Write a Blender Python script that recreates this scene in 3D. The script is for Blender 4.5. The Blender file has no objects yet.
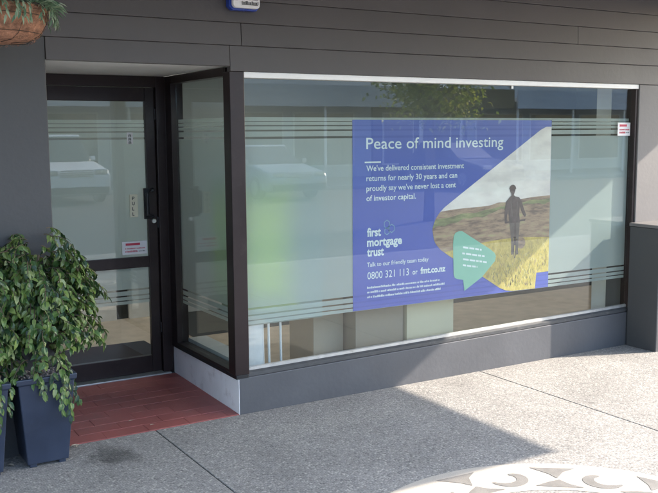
import bpy, bmesh, math, random
from mathutils import Vector, Matrix, noise
random.seed(7)
S = bpy.context.scene
C = S.collection
PI = math.pi

# ------------------------------------------------------------------ camera
CAM = Vector((-2.1453, -4.5713, 1.6))
yaw, pit, rol = math.radians(31.0367), math.radians(-7.122), math.radians(-0.3958)
fw = Vector((math.sin(yaw)*math.cos(pit), math.cos(yaw)*math.cos(pit), math.sin(pit)))
r0 = Vector((math.cos(yaw), -math.sin(yaw), 0)); u0 = r0.cross(fw)
r = r0*math.cos(rol) + u0*math.sin(rol); u = -r0*math.sin(rol) + u0*math.cos(rol)
cd = bpy.data.cameras.new('camera'); cam = bpy.data.objects.new('camera', cd); C.objects.link(cam)
M = Matrix((r, u, -fw)).transposed().to_4x4(); M.translation = CAM
cam.matrix_world = M
cd.sensor_width = 36; cd.lens = 900.12/658*36; cd.clip_start = .05; cd.clip_end = 600
S.camera = cam

# ------------------------------------------------------------------ sky and sun
TO_SUN = Vector((1, -.367, .627)).normalized()
w = bpy.data.worlds.new('World'); S.world = w; w.use_nodes = True
wn = w.node_tree; sky = wn.nodes.new('ShaderNodeTexSky'); sky.sky_type = 'NISHITA'; sky.sun_disc = False
sky.sun_elevation = math.asin(TO_SUN.z); sky.sun_rotation = math.atan2(TO_SUN.x, TO_SUN.y)
wn.links.new(sky.outputs[0], wn.nodes['Background'].inputs[0]); wn.nodes['Background'].inputs[1].default_value = .15
sl = bpy.data.lights.new('sun', 'SUN'); sl.energy = 2.3; sl.angle = math.radians(.53); sl.color = (1, .89, .77)
so = bpy.data.objects.new('sun', sl); C.objects.link(so); so.rotation_euler = TO_SUN.to_track_quat('Z', 'Y').to_euler()
S.view_settings.view_transform = 'Standard'; S.view_settings.look = 'None'
S.view_settings.exposure = 2.47; S.view_settings.gamma = 1
S.cycles.max_bounces = 10; S.cycles.transparent_max_bounces = 16; S.cycles.diffuse_bounces = 5
S.cycles.caustics_reflective = False

# ------------------------------------------------------------------ materials
def mat(name, col, rough=.6, metal=0, var=0, vs=3, bump=0, bs=60, bd=.002, spec=.5, dirt=0, dirtcol=(.12,.1,.08), grime=0):
    m = bpy.data.materials.new(name); m.use_nodes = True
    nt = m.node_tree; b = nt.nodes['Principled BSDF']; L = nt.links
    b.inputs['Roughness'].default_value = rough; b.inputs['Metallic'].default_value = metal
    b.inputs['Specular IOR Level'].default_value = spec
    b.inputs['Base Color'].default_value = (*col, 1)
    tc = nt.nodes.new('ShaderNodeTexCoord')
    out = None
    if var:
        n = nt.nodes.new('ShaderNodeTexNoise'); n.inputs['Scale'].default_value = vs; n.inputs['Detail'].default_value = 6
        L.new(tc.outputs['Object'], n.inputs['Vector'])
        mr = nt.nodes.new('ShaderNodeMapRange'); mr.inputs[1].default_value = .3; mr.inputs[2].default_value = .7
        mr.inputs[3].default_value = 1-var; mr.inputs[4].default_value = 1+var
        L.new(n.outputs[0], mr.inputs[0])
        h = nt.nodes.new('ShaderNodeHueSaturation'); h.inputs['Color'].default_value = (*col, 1)
        L.new(mr.outputs[0], h.inputs['Value']); out = h.outputs[0]
        rr = nt.nodes.new('ShaderNodeMapRange'); rr.inputs[3].default_value = max(0.02, rough-.12); rr.inputs[4].default_value = min(1, rough+.12)
        L.new(n.outputs[0], rr.inputs[0]); L.new(rr.outputs[0], b.inputs['Roughness'])
    if dirt:
        n2 = nt.nodes.new('ShaderNodeTexNoise'); n2.inputs['Scale'].default_value = 9; n2.inputs['Detail'].default_value = 10; n2.inputs['Roughness'].default_value = .7
        L.new(tc.outputs['Object'], n2.inputs['Vector'])
        cr = nt.nodes.new('ShaderNodeMapRange'); cr.inputs[1].default_value = .55; cr.inputs[2].default_value = .75; cr.inputs[3].default_value = 0; cr.inputs[4].default_value = dirt
        L.new(n2.outputs[0], cr.inputs[0])
        mx = nt.nodes.new('ShaderNodeMix'); mx.data_type = 'RGBA'
        L.new(cr.outputs[0], mx.inputs['Factor'])
        if out: L.new(out, mx.inputs[6])
        else: mx.inputs[6].default_value = (*col, 1)
        mx.inputs[7].default_value = (*dirtcol, 1); out = mx.outputs[2]
    if out: L.new(out, b.inputs['Base Color'])
    if bump:
        n3 = nt.nodes.new('ShaderNodeTexNoise'); n3.inputs['Scale'].default_value = bs; n3.inputs['Detail'].default_value = 5
        L.new(tc.outputs['Object'], n3.inputs['Vector'])
        bp = nt.nodes.new('ShaderNodeBump'); bp.inputs['Strength'].default_value = bump; bp.inputs['Distance'].default_value = bd
        L.new(n3.outputs[0], bp.inputs['Height']); L.new(bp.outputs[0], b.inputs['Normal'])
    return m

MT = {}
MT['board'] = mat('charcoal weatherboard paint', (.080,.072,.072), .5, var=.07, vs=2.5, bump=.5, bs=25, dirt=.25, dirtcol=(.08,.072,.07))
MT['column'] = mat('grey plaster paint', (.060,.060,.063), .6, var=.06, vs=3, bump=.5, bs=40, dirt=.3, dirtcol=(.08,.078,.076))
MT['column_light'] = mat('pale column paint', (.135,.128,.128), .55, var=.06, vs=3, bump=.4, bs=40, dirt=.2, dirtcol=(.2,.18,.17))
MT['base'] = mat('blue grey base paint', (.084,.086,.094), .5, var=.08, vs=4, bump=.6, bs=30, dirt=.3, dirtcol=(.13,.12,.12))
MT['base_white'] = mat('white base paint', (.90,.90,.92), .5, var=.04, vs=8, bump=.5, bs=40, dirt=.5, dirtcol=(.42,.36,.36))
MT['white'] = mat('white trim paint', (.88,.87,.85), .45, var=.04, vs=5, dirt=.2, dirtcol=(.6,.57,.5))
MT['frame'] = mat('bronze aluminium', (.028,.018,.018), .38, .35, var=.15, vs=6, dirt=.25, dirtcol=(.10,.08,.07))
MT['black'] = mat('black rubber', (.012,.012,.014), .5, var=.1)
MT['bead'] = mat('mill aluminium', (.55,.55,.53), .4, .5, var=.1, vs=20, dirt=.5)
MT['sill'] = mat('weathered dark sill', (.06,.062,.065), .5, var=.15, vs=12, dirt=.5, dirtcol=(.2,.19,.18))
MT['int_floor'] = mat('tan carpet', (.60,.49,.38), .95, var=.12, vs=8, bump=.8, bs=300)
MT['int_wall'] = mat('interior wall paint', (.34,.38,.38), .8, var=.03)
MT['int_dark'] = mat('interior dark panel', (.05,.055,.055), .8, var=.05)
MT['tan'] = mat('tan laminate', (.46,.37,.28), .5, var=.06, vs=2)
MT['cream'] = mat('cream laminate', (.72,.64,.46), .5, var=.04, vs=2)
MT['mat'] = mat('black doormat', (.02,.02,.022), .95, var=.2, vs=40, bump=1, bs=400)
MT['soffit'] = mat('verandah lining paint', (.74,.74,.72), .6, var=.05)
MT['chrome'] = mat('brushed steel', (.6,.6,.58), .25, 1, var=.1, vs=20)
MT['cream_sign'] = mat('cream plastic', (.75,.70,.52), .4, var=.05)
MT['ink'] = mat('dark ink', (.03,.03,.03), .5)
MT['red_ink'] = mat('red ink', (.55,.05,.09), .5, var=.05)
MT['sticker'] = mat('white vinyl sticker', (.78,.76,.76), .4, var=.04, vs=30)
MT['blue_plastic'] = mat('blue plastic', (.015,.045,.30), .3, var=.06)
MT['asphalt'] = mat('asphalt', (.055,.055,.057), .85, var=.2, vs=2, bump=1, bs=250, bd=.004)
MT['ground'] = mat('concrete ground', (.28,.27,.25), .9, var=.15, vs=.5, bump=.5, bs=80)
MT['kerb'] = mat('kerb concrete', (.34,.33,.31), .85, var=.12, vs=5, bump=.6, bs=120)
MT['pot'] = mat('navy glazed pot', (.026,.036,.062), .36, var=.18, vs=6, bump=.4, bs=18, dirt=.3, dirtcol=(.06,.075,.11))
MT['soil'] = mat('potting pebbles', (.30,.26,.25), .9, var=.6, vs=60, bump=1, bs=90, bd=.01)
MT['bark'] = mat('bark', (.12,.09,.06), .9, var=.3, vs=20, bump=1, bs=60, bd=.004)
MT['coir'] = mat('coir liner', (.34,.17,.105), .95, var=.5, vs=30, bump=1, bs=120, bd=.008, dirt=.4, dirtcol=(.22,.10,.05))
MT['wire'] = mat('dark wire', (.04,.035,.03), .5, .6)
MT['litter'] = mat('dry leaf', (.42,.36,.28), .8, var=.2, vs=60)
MT['seat_blue'] = mat('grey chair shell', (.5,.5,.5), .5)

def redfloor():
    m = mat('red floor paint', (.30,.088,.078), .5, var=.14, vs=3.2, bump=.5, bs=90, bd=.002, dirt=.4, dirtcol=(.34,.17,.15))
    return m
MT['red'] = redfloor()
def per_object(m, lo, hi):
    nt = m.node_tree; b = nt.nodes['Principled BSDF']; L = nt.links; N = nt.nodes.new
    src = b.inputs['Base Color'].links[0].from_socket
    oi = N('ShaderNodeObjectInfo'); mr = N('ShaderNodeMapRange'); mr.inputs[3].default_value = lo; mr.inputs[4].default_value = hi
    L.new(oi.outputs['Random'], mr.inputs[0]); h = N('ShaderNodeHueSaturation'); L.new(src, h.inputs['Color']); L.new(mr.outputs[0], h.inputs['Value']); L.new(h.outputs[0], b.inputs['Base Color'])
per_object(MT['red'], .92, 1.08); per_object(MT['board'], .94, 1.06)

def pavement_mat():
    m = bpy.data.materials.new('exposed aggregate'); m.use_nodes = True
    nt = m.node_tree; b = nt.nodes['Principled BSDF']; L = nt.links; N = nt.nodes.new
    ge = N('ShaderNodeNewGeometry')
    v = N('ShaderNodeTexVoronoi'); v.inputs['Scale'].default_value = 95
    v.inputs['Randomness'].default_value = 1
    L.new(ge.outputs['Position'], v.inputs['Vector'])
    sep = N('ShaderNodeSeparateColor'); L.new(v.outputs['Color'], sep.inputs[0])
    cr = N('ShaderNodeValToRGB'); e = cr.color_ramp.elements
    e[0].position = 0; e[0].color = (.16,.155,.15,1); e[1].position = 1; e[1].color = (.54,.51,.46,1)
    for p, c in ((.25,(.26,.25,.235,1)), (.6,(.34,.325,.305,1)), (.85,(.41,.39,.36,1))):
        q = e.new(p); q.color = c
    L.new(sep.outputs[0], cr.inputs[0])
    # cement between the stones
    ed = N('ShaderNodeMapRange'); ed.inputs[1].default_value = .35; ed.inputs[2].default_value = .75
    L.new(v.outputs['Distance'], ed.inputs[0])
    mx = N('ShaderNodeMix'); mx.data_type = 'RGBA'; mx.inputs[7].default_value = (.29,.28,.262,1)
    L.new(ed.outputs[0], mx.inputs['Factor']); L.new(cr.outputs[0], mx.inputs[6])
    # broad wear and stains
    n = N('ShaderNodeTexNoise'); n.inputs['Scale'].default_value = 1.6; n.inputs['Detail'].default_value = 8; n.inputs['Roughness'].default_value = .62
    L.new(ge.outputs['Position'], n.inputs['Vector'])
    mr = N('ShaderNodeMapRange'); mr.inputs[1].default_value = .3; mr.inputs[2].default_value = .7; mr.inputs[3].default_value = .80; mr.inputs[4].default_value = 1.10
    L.new(n.outputs[0], mr.inputs[0])
    # oily stain by the entry
    vs = N('ShaderNodeVectorMath'); vs.operation = 'SUBTRACT'; vs.inputs[1].default_value = (-.83,-.27,0)
    L.new(ge.outputs['Position'], vs.inputs[0])
    n4 = N('ShaderNodeTexNoise'); n4.inputs['Scale'].default_value = 9; n4.inputs['Detail'].default_value = 4
    L.new(ge.outputs['Position'], n4.inputs['Vector'])
    sc = N('ShaderNodeVectorMath'); sc.operation = 'MULTIPLY'; sc.inputs[1].default_value = (1,.8,0); L.new(vs.outputs[0], sc.inputs[0])
    ln = N('ShaderNodeVectorMath'); ln.operation = 'LENGTH'; L.new(sc.outputs[0], ln.inputs[0])
    ad = N('ShaderNodeMath'); ad.operation = 'MULTIPLY_ADD'; L.new(n4.outputs[0], ad.inputs[0]); ad.inputs[1].default_value = .22; L.new(ln.outputs['Value'], ad.inputs[2])
    st = N('ShaderNodeMapRange'); st.inputs[1].default_value = .16; st.inputs[2].default_value = .25; st.inputs[3].default_value = .45; st.inputs[4].default_value = 1
    L.new(ad.outputs[0], st.inputs[0])
    # dark spots of gum
    v2 = N('ShaderNodeTexVoronoi'); v2.inputs['Scale'].default_value = 2.3; L.new(ge.outputs['Position'], v2.inputs['Vector'])
    g = N('ShaderNodeMapRange'); g.inputs[1].default_value = .045; g.inputs[2].default_value = .06; g.inputs[3].default_value = .75; g.inputs[4].default_value = 1
    L.new(v2.outputs['Distance'], g.inputs[0])
    m1 = N('ShaderNodeMath'); m1.operation = 'MULTIPLY'; L.new(mr.outputs[0], m1.inputs[0]); L.new(st.outputs[0], m1.inputs[1])
    m2 = N('ShaderNodeMath'); m2.operation = 'MULTIPLY'; L.new(m1.outputs[0], m2.inputs[0]); L.new(g.outputs[0], m2.inputs[1])
    h = N('ShaderNodeHueSaturation'); L.new(mx.outputs[2], h.inputs['Color']); L.new(m2.outputs[0], h.inputs['Value'])
    L.new(h.outputs[0], b.inputs['Base Color']); b.inputs['Roughness'].default_value = .85; b.inputs['Specular IOR Level'].default_value = .25
    bp = N('ShaderNodeBump'); bp.inputs['Strength'].default_value = .6; bp.inputs['Distance'].default_value = .0025; bp.invert = True
    L.new(v.outputs['Distance'], bp.inputs['Height']); L.new(bp.outputs[0], b.inputs['Normal'])
    return m
MT['pave'] = pavement_mat()
MT['bare'] = mat('worn bare concrete', (.20,.19,.175), .9, var=.15, vs=12, bump=.6, bs=200, dirt=.4, dirtcol=(.3,.28,.26))
def paint_mat():
    m = mat('worn white road paint', (.50,.455,.39), .8, var=.05, vs=6, bump=.6, bs=200, bd=.002, dirt=.6, dirtcol=(.45,.43,.4))
    return m
MT['paint'] = paint_mat()

def glass_mat(name='window glass', tint=(.93,.96,.95)):
    m = bpy.data.materials.new(name); m.use_nodes = True
    nt = m.node_tree; nt.nodes.remove(nt.nodes['Principled BSDF']); L = nt.links; N = nt.nodes.new
    out = nt.nodes['Material Output']
    t = N('ShaderNodeBsdfTransparent'); t.inputs[0].default_value = (*tint, 1)
    g = N('ShaderNodeBsdfGlossy'); g.inputs['Roughness'].default_value = .0
    f = N('ShaderNodeFresnel')
    ge = N('ShaderNodeNewGeometry'); io = N('ShaderNodeMapRange'); io.inputs[3].default_value = 1.60; io.inputs[4].default_value = 1/1.60
    L.new(ge.outputs['Backfacing'], io.inputs[0]); L.new(io.outputs[0], f.inputs['IOR'])      # same reflectance from both faces of the thin pane
    # faint waviness of float glass
    tc = N('ShaderNodeTexCoord'); n = N('ShaderNodeTexNoise'); n.inputs['Scale'].default_value = 1.3; L.new(tc.outputs['Object'], n.inputs['Vector'])
    bp = N('ShaderNodeBump'); bp.inputs['Strength'].default_value = .03; bp.inputs['Distance'].default_value = .01; L.new(n.outputs[0], bp.inputs['Height'])
    L.new(bp.outputs[0], g.inputs['Normal'])
    mx = N('ShaderNodeMixShader'); L.new(f.outputs[0], mx.inputs[0]); L.new(t.outputs[0], mx.inputs[1]); L.new(g.outputs[0], mx.inputs[2])
    L.new(mx.outputs[0], out.inputs[0])
    return m
MT['glass'] = glass_mat()
MT['dark_glass'] = mat('vehicle glass', (.012,.015,.017), .05, spec=.9)
def film_mat():
    m = bpy.data.materials.new('frosted film'); m.use_nodes = True
    nt = m.node_tree; nt.nodes.remove(nt.nodes['Principled BSDF']); L = nt.links; N = nt.nodes.new
    out = nt.nodes['Material Output']
    d = N('ShaderNodeBsdfDiffuse'); d.inputs[0].default_value = (.74,.82,.80,1)
    t = N('ShaderNodeBsdfTranslucent'); t.inputs[0].default_value = (.85,.92,.90,1)
    x = N('ShaderNodeBsdfRefraction'); x.inputs['Color'].default_value = (.93,.97,.96,1); x.inputs['Roughness'].default_value = .55; x.inputs['IOR'].default_value = 1.35
    n = N('ShaderNodeTexNoise'); n.inputs['Scale'].default_value = 1.5; n.inputs['Detail'].default_value = 3
    tc = N('ShaderNodeTexCoord'); L.new(tc.outputs['Object'], n.inputs['Vector'])
    mr = N('ShaderNodeMapRange'); mr.inputs[3].default_value = .28; mr.inputs[4].default_value = .40; L.new(n.outputs[0], mr.inputs[0])
    a = N('ShaderNodeMixShader'); L.new(mr.outputs[0], a.inputs[0]); L.new(d.outputs[0], a.inputs[1]); L.new(t.outputs[0], a.inputs[2])
    b = N('ShaderNodeMixShader'); b.inputs[0].default_value = .34; L.new(a.outputs[0], b.inputs[1]); L.new(x.outputs[0], b.inputs[2])
    L.new(b.outputs[0], out.inputs[0])
    return m
MT['film'] = film_mat()
def emit(name, col, s):
    m = bpy.data.materials.new(name); m.use_nodes = True
    b = m.node_tree.nodes['Principled BSDF']; b.inputs['Emission Color'].default_value = (*col, 1); b.inputs['Emission Strength'].default_value = s
    b.inputs['Base Color'].default_value = (.8,.8,.8,1)
    return m
MT['tube'] = emit('fluorescent diffuser', (1,.97,.92), 2.4)

def leaf_mat(name, cols, rough=.35, trans=.3):
    m = bpy.data.materials.new(name); m.use_nodes = True
    nt = m.node_tree; b = nt.nodes['Principled BSDF']; L = nt.links; N = nt.nodes.new
    ge = N('ShaderNodeNewGeometry'); cr = N('ShaderNodeValToRGB'); e = cr.color_ramp.elements
    e[0].position = 0; e[0].color = (*cols[0], 1); e[1].position = 1; e[1].color = (*cols[-1], 1)
    for i, c in enumerate(cols[1:-1]):
        q = e.new((i+1)/(len(cols)-1)); q.color = (*c, 1)
    L.new(ge.outputs['Random Per Island'], cr.inputs[0]); L.new(cr.outputs[0], b.inputs['Base Color'])
    b.inputs['Roughness'].default_value = rough
    t = N('ShaderNodeBsdfTranslucent'); L.new(cr.outputs[0], t.inputs[0])
    mx = N('ShaderNodeMixShader'); mx.inputs[0].default_value = trans
    L.new(b.outputs[0], mx.inputs[1]); L.new(t.outputs[0], mx.inputs[2]); L.new(mx.outputs[0], nt.nodes['Material Output'].inputs[0])
    return m
MT['fig'] = leaf_mat('weeping fig leaves', [(.02,.045,.02),(.035,.08,.03),(.06,.13,.035),(.10,.18,.05),(.17,.26,.07),(.20,.28,.07),(.34,.40,.20)])
MT['succ'] = leaf_mat('basket foliage', [(.08,.17,.10),(.15,.26,.16),(.26,.36,.24),(.40,.48,.34)], .5)
MT['tree'] = leaf_mat('street tree leaves', [(.14,.22,.05),(.26,.36,.07),(.45,.50,.09),(.65,.62,.14)], .5, .5)

# ------------------------------------------------------------------ mesh helpers
KEEP = []      # meshes whose face directions are already right
def obj(name, bm, m, parent=None, bevel=0, smooth=False, loc=(0,0,0), rot=(0,0,0)):
    if bm in KEEP: KEEP.remove(bm)
    else: bmesh.ops.recalc_face_normals(bm, faces=bm.faces)
    me = bpy.data.meshes.new(name); bm.to_mesh(me); bm.free()
    o = bpy.data.objects.new(name, me); C.objects.link(o)
    for x in (m if isinstance(m, (list, tuple)) else [m]): me.materials.append(x)
    if smooth:
        for p in me.polygons: p.use_smooth = True
    if bevel:
        b = o.modifiers.new('bevel', 'BEVEL'); b.width = bevel; b.segments = 2; b.limit_method = 'ANGLE'; b.angle_limit = math.radians(40)
    o.location = loc; o.rotation_euler = rot
    if parent: o.parent = parent
    return o
def box(bm, x0, x1, y0, y1, z0, z1, mi=0):
    vs = [bm.verts.new((x, y, z)) for z in (z0, z1) for y in (y0, y1) for x in (x0, x1)]
    for f in ((0,2,3,1),(4,5,7,6),(0,1,5,4),(2,6,7,3),(0,4,6,2),(1,3,7,5)):
        bm.faces.new([vs[i] for i in f]).material_index = mi
    return vs
def bx(name, x0, x1, y0, y1, z0, z1, m, parent=None, bevel=0):
    bm = bmesh.new(); box(bm, x0, x1, y0, y1, z0, z1); return obj(name, bm, m, parent, bevel)
def prism(bm, pts, axis, a, b, mi=0):
    """polygon pts in the plane normal to axis, extruded a..b"""
    def P(p, t):
        return {0:(t,p[0],p[1]), 1:(p[0],t,p[1]), 2:(p[0],p[1],t)}[axis]
    A = [bm.verts.new(P(p, a)) for p in pts]; B = [bm.verts.new(P(p, b)) for p in pts]
    n = len(pts)
    bm.faces.new(A).material_index = mi; bm.faces.new(B[::-1]).material_index = mi
    for i in range(n): bm.faces.new((A[i], A[(i+1)%n], B[(i+1)%n], B[i])).material_index = mi
def flat(name, pts, y, m, parent=None):
    """flat print in an xz plane at depth y"""
    bm = bmesh.new(); KEEP.append(bm)
    f = bm.faces.new([bm.verts.new((x, y, z)) for x, z in pts]); f.normal_update()
    if f.normal.y > 0: f.normal_flip()
    bmesh.ops.triangulate(bm, faces=bm.faces)
    return obj(name, bm, m, parent)
def tube(bm, pts, rad, n=8, mi=0):
    pts = [Vector(p) for p in pts]; rings = []
    R = rad if isinstance(rad, (list, tuple)) else [rad]*len(pts)
    for i, p in enumerate(pts):
        d = (pts[min(i+1, len(pts)-1)] - pts[max(i-1, 0)]).normalized()
        a = d.cross(Vector((0,0,1)) if abs(d.z) < .9 else Vector((1,0,0))).normalized(); b = d.cross(a)
        rings.append([bm.verts.new(p + (a*math.cos(t)+b*math.sin(t))*R[i]) for t in (2*PI*k/n for k in range(n))])
    for i in range(len(rings)-1):
        for k in range(n):
            bm.faces.new((rings[i][k], rings[i][(k+1)%n], rings[i+1][(k+1)%n], rings[i+1][k])).material_index = mi
    bm.faces.new(rings[0][::-1]).material_index = mi; bm.faces.new(rings[-1]).material_index = mi
def lathe(bm, prof, n=32, cx=0, cy=0):
    rings = [[bm.verts.new((cx+rr*math.cos(2*PI*k/n), cy+rr*math.sin(2*PI*k/n), z)) for k in range(n)] for rr, z in prof]
    for i in range(len(rings)-1):
        for k in range(n): bm.faces.new((rings[i][k], rings[i][(k+1)%n], rings[i+1][(k+1)%n], rings[i+1][k]))
    bm.faces.new(rings[0][::-1]); bm.faces.new(rings[-1])
def empty(name, loc=(0,0,0), rz=0):
    o = bpy.data.objects.new(name, None); C.objects.link(o); o.location = loc; o.rotation_euler = (0,0,rz); o.empty_display_size = .1
    return o
def tag(o, label=None, cat=None, group=None, kind=None):
    if label: o['label'] = label
    if cat: o['category'] = cat
    if group: o['group'] = group
    if kind: o['kind'] = kind
    return o
def struct(o): o['kind'] = 'structure'; return o
def text(name, s, x, z, width, y, m, parent=None, cap=None, bold=0, up=(0,0,1)):
    """lettering lying in an xz plane, left end x, baseline z, fitted to a width"""
    cu = bpy.data.curves.new('lettering', 'FONT'); cu.body = s; cu.size = 1; cu.offset = bold; cu.resolution_u = 3
    to = bpy.data.objects.new('lettering', cu); C.objects.link(to)
    dg = bpy.context.evaluated_depsgraph_get(); me = bpy.data.meshes.new_from_object(to.evaluated_get(dg))
    bpy.data.objects.remove(to)
    xs = [v.co.x for v in me.vertices]; x0, x1 = min(xs), max(xs)
    k = width/(x1-x0)
    kz = k if cap is None else cap/.729
    for v in me.vertices: v.co = Vector((x+(v.co.x-x0)*k, y, z+v.co.y*kz))
    me.materials.clear(); me.materials.append(m)
    o = bpy.data.objects.new(name, me); C.objects.link(o)
    if parent: o.parent = parent
    return o
def copy_tree(o, parent=None):
    c = o.copy(); C.objects.link(c); c.parent = parent
    for ch in list(o.children): copy_tree(ch, c)
    return c

# ================================================================== GROUND
o = struct(bx('ground', -200, 200, -200, 200, -.5, -.16, MT['ground']))
o = struct(bx('road', -120, 120, -19.2, -5.35, -.159, -.13, MT['asphalt']))
struct(bx('footpath_bed', -30, 30, -5.2, .0, -.155, -.012, MT['ground']))
foot = tag(empty('footpath', (0,0,0)), kind='structure')
xs = [-.51-2.3*k for k in range(6, 0, -1)] + [-.51+2.3*k for k in range(0, 8)]
ys = [(0, -2.55), (-2.55, -5.2)]
for i in range(len(xs)-1):
    for (a, b) in ys:
        bm = bmesh.new(); box(bm, xs[i]+.0035, xs[i+1]-.0035, b+.0035, a-.0035 if a < 0 else a, -.012, 0)
        obj('paving_slab', bm, MT['pave'], foot, .003)
kerb = struct(empty('kerb'))
for k in range(-12, 14):
    bx('kerb_stone', k*1.2+.004, k*1.2+1.196, -5.35, -5.2, -.159, -.004, MT['kerb'], kerb, .012)
struct(bx('far_footpath', -40, 60, -24, -19.2, -.155, -.01, MT['kerb']))

# painted roundel
ro = tag(empty('painted_roundel', (.40, -2.262, 0)), 'white painted roundel with scroll pattern on the grey footpath, lower corner of the photo', 'ground marking')
def ringpiece(name, r0, r1, a0, a1, z, m, n=48):
    bm = bmesh.new(); KEEP.append(bm)
    V = []
    for k in range(n+1):
        a = a0+(a1-a0)*k/n
        V.append((bm.verts.new((r0*math.cos(a), r0*math.sin(a), z)), bm.verts.new((r1*math.cos(a), r1*math.sin(a), z))))
    for k in range(n): bm.faces.new((V[k][0], V[k][1], V[k+1][1], V[k+1][0]))
    return obj(name, bm, m, ro)
ringpiece('painted_ring', .60, .925, 0, 2*PI, .0018, MT['paint'], 96)
def swirl(a, rc, s, flip=1, curl=1.0):
    """comma shaped scroll of bare concrete inside the ring"""
    bm = bmesh.new(); KEEP.append(bm)
    L, Rr = [], []
    n = 22
    cx, cy = rc*math.cos(a), rc*math.sin(a)
    for k in range(n+1):
        t = k/n
        th = a + flip*(.4 + t*PI*1.25*curl)
        q = (.045 + .065*t)*s
        wd = (.012 + .050*math.sin(PI*t)**.7)*s
        for lst, w_ in ((L, -.5), (Rr, .5)):
            lst.append(bm.verts.new((cx+(q+wd*w_)*math.cos(th), cy+(q+wd*w_)*math.sin(th), .0034)))
    for k in range(n):
        f = bm.faces.new((L[k], L[k+1], Rr[k+1], Rr[k])); f.normal_update()
        if f.normal.z < 0: f.normal_flip()
    obj('scroll_mark', bm, MT['bare'], ro)
for k in range(11):
    a = k*2*PI/11+.10
    swirl(a, .762, .90, 1 if k % 2 else -1)
    bm = bmesh.new(); KEEP.append(bm)
    P_ = [(.872, a+.15), (.82, a+.22), (.735, a+.27), (.79, a+.31), (.872, a+.40)]
    f = bm.faces.new([bm.verts.new((q*math.cos(t), q*math.sin(t), .0034)) for q, t in P_]); f.normal_update()
    if f.normal.z < 0: f.normal_flip()
    obj('leaf_mark', bm, MT['bare'], ro)
    bm = bmesh.new(); KEEP.append(bm)
    P_ = [(.64, a+.10), (.67, a+.20), (.72, a+.26), (.69, a+.34), (.65, a+.44), (.63, a+.27)]
    f = bm.faces.new([bm.verts.new((q*math.cos(t), q*math.sin(t), .0034)) for q, t in P_]); f.normal_update()
    if f.normal.z < 0: f.normal_flip()
    obj('leaf_mark', bm, MT['bare'], ro)

# ================================================================== SHOP BUILDING
D = 1.04; GY = .04
shop = tag(empty('shop_building'), 'charcoal boarded shopfront with recessed glass door and wide display window', 'shop')
XL, XR = -1.015, 3.27
HB = 1.970
# weatherboards, lapped a little, in lengths
edges = [1.945, 2.084, 2.206, 2.327, 2.449, 2.571, 2.693]
rnd = random.Random(3)
for i in range(len(edges)-1):
    z0, z1 = edges[i], edges[i+1]
    cuts = sorted([-7.5, 9.0] + list(((-3.9, 4.35), (-2.2, .045, 6.7), (-4.8, 2.62))[i % 3]))
    if i == 0: cuts = [XL, -.026, 4.35, 9.0]
    for a, b in zip(cuts[:-1], cuts[1:]):
        z0 = 1.971 if i == 0 and a == XL else edges[i]
        bm = bmesh.new()
        jy = rnd.uniform(-.0012, .0012)
        zb = z0
        prof = [(-.0165+jy, zb+.0004), (-.017+jy, zb+.004), (-.0125+jy, z1-.004), (-.0105+jy, z1-.0004), (.03, z1-.0004), (.03, zb+.0004)]
        if i == 0:
            # the lowest board is cut back over the recessed entry
            pass
        prism(bm, prof, 0, a+.0015, b-.0015)
        obj('weatherboard', bm, MT['board'], shop, .0015)
bx('wall_core', -7.5, 9, .031, .12, 2.0, 2.72, MT['int_dark'], shop)
bx('upper_wall', -7.5, 9, -.02, .12, 2.78, 4.6, MT['column'], shop)
# wall left of the entry
bx('plaster_wall', -7.5, XL-.0008, -.012, .03, -.05, 2.0835, MT['column'], shop, .004)
bx('entry_return_wall', XL-.12, XL, .0305, D+.1, -.05, 2.3, MT['column'], shop)
# column and pillar at the right
bx('column', XR+.0, 9, -.012, .25, -.05, 1.944, MT['column_light'], shop, .004)
bx('low_pillar', XR-.055, 3.62, -.285, -.013, -.05, .905, MT['column'], shop, .006)
bx('pillar_cap', XR-.065, 3.63, -.295, -.013, .906, .93, MT['column_light'], shop, .004)
# base under the display window (top rises slightly with the street)
bm = bmesh.new()
vs = []
for (x, z) in ((0, .212), (XR-.001, .252)):
    for y in (0, .11):
        vs.append(bm.verts.new((x, y, -.05))); vs.append(bm.verts.new((x, y, z)))
for f in ((0,1,5,4),(2,6,7,3),(1,3,7,5),(0,4,6,2),(0,2,3,1),(4,5,7,6)): bm.faces.new([vs[i] for i in f])
obj('base_wall', bm, MT['base'], shop, .004)
bx('side_base_wall', .0, .11, .111, D-.03, -.05, .205, MT['base_white'], shop, .003)
bm = bmesh.new(); prism(bm, [(-.001,0),(-.003,.03),(-.003,.205),(.0,.205)], 1, 0, 1)  # thin render coat turning the corner
bm.free()
bx('side_base_skim', -.003, -.0005, .0005, D-.03, -.02, .206, MT['base_white'], shop)
# entry soffit and red entry floor
bx('entry_soffit', XL, -.0265, .0305, D+.02, 1.974, 1.999, MT['white'], shop)
bx('entry_soffit_lip', XL, -.0265, -.009, .030, 1.9715, 1.9725, MT['white'], shop)
ef = struct(empty('entry_floor'))
bx('entry_floor_bed', XL, -.001, .0, D+.1, -.05, .0, MT['red'], ef)
tl, tw = .236, .1135
rows = 9
for j in range(rows):
    y0 = .001 + j*(D-.05)/rows; y1 = y0 + (D-.05)/rows - .002
    off = -tl*.5 if j % 2 else 0
    x = XL+.001+off
    while x < -.003:
        a, b = max(x, XL+.001), min(x+tl-.002, -.004)
        if b-a > .02:
            zz = rnd.uniform(-.0006, .0006)
            bm = bmesh.new()
            box(bm, a, b, y0, y1, -.002, 0)
            for v in bm.verts:
                if v.co.z > -.001: v.co.z = .004+zz+.022*v.co.y
            obj('floor_tile', bm, MT['red'], ef, .0012)
        x += tl
bx('door_threshold', XL, -.03, D-.055, D+.05, .0, .034, MT['bead'], shop, .003)

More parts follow.
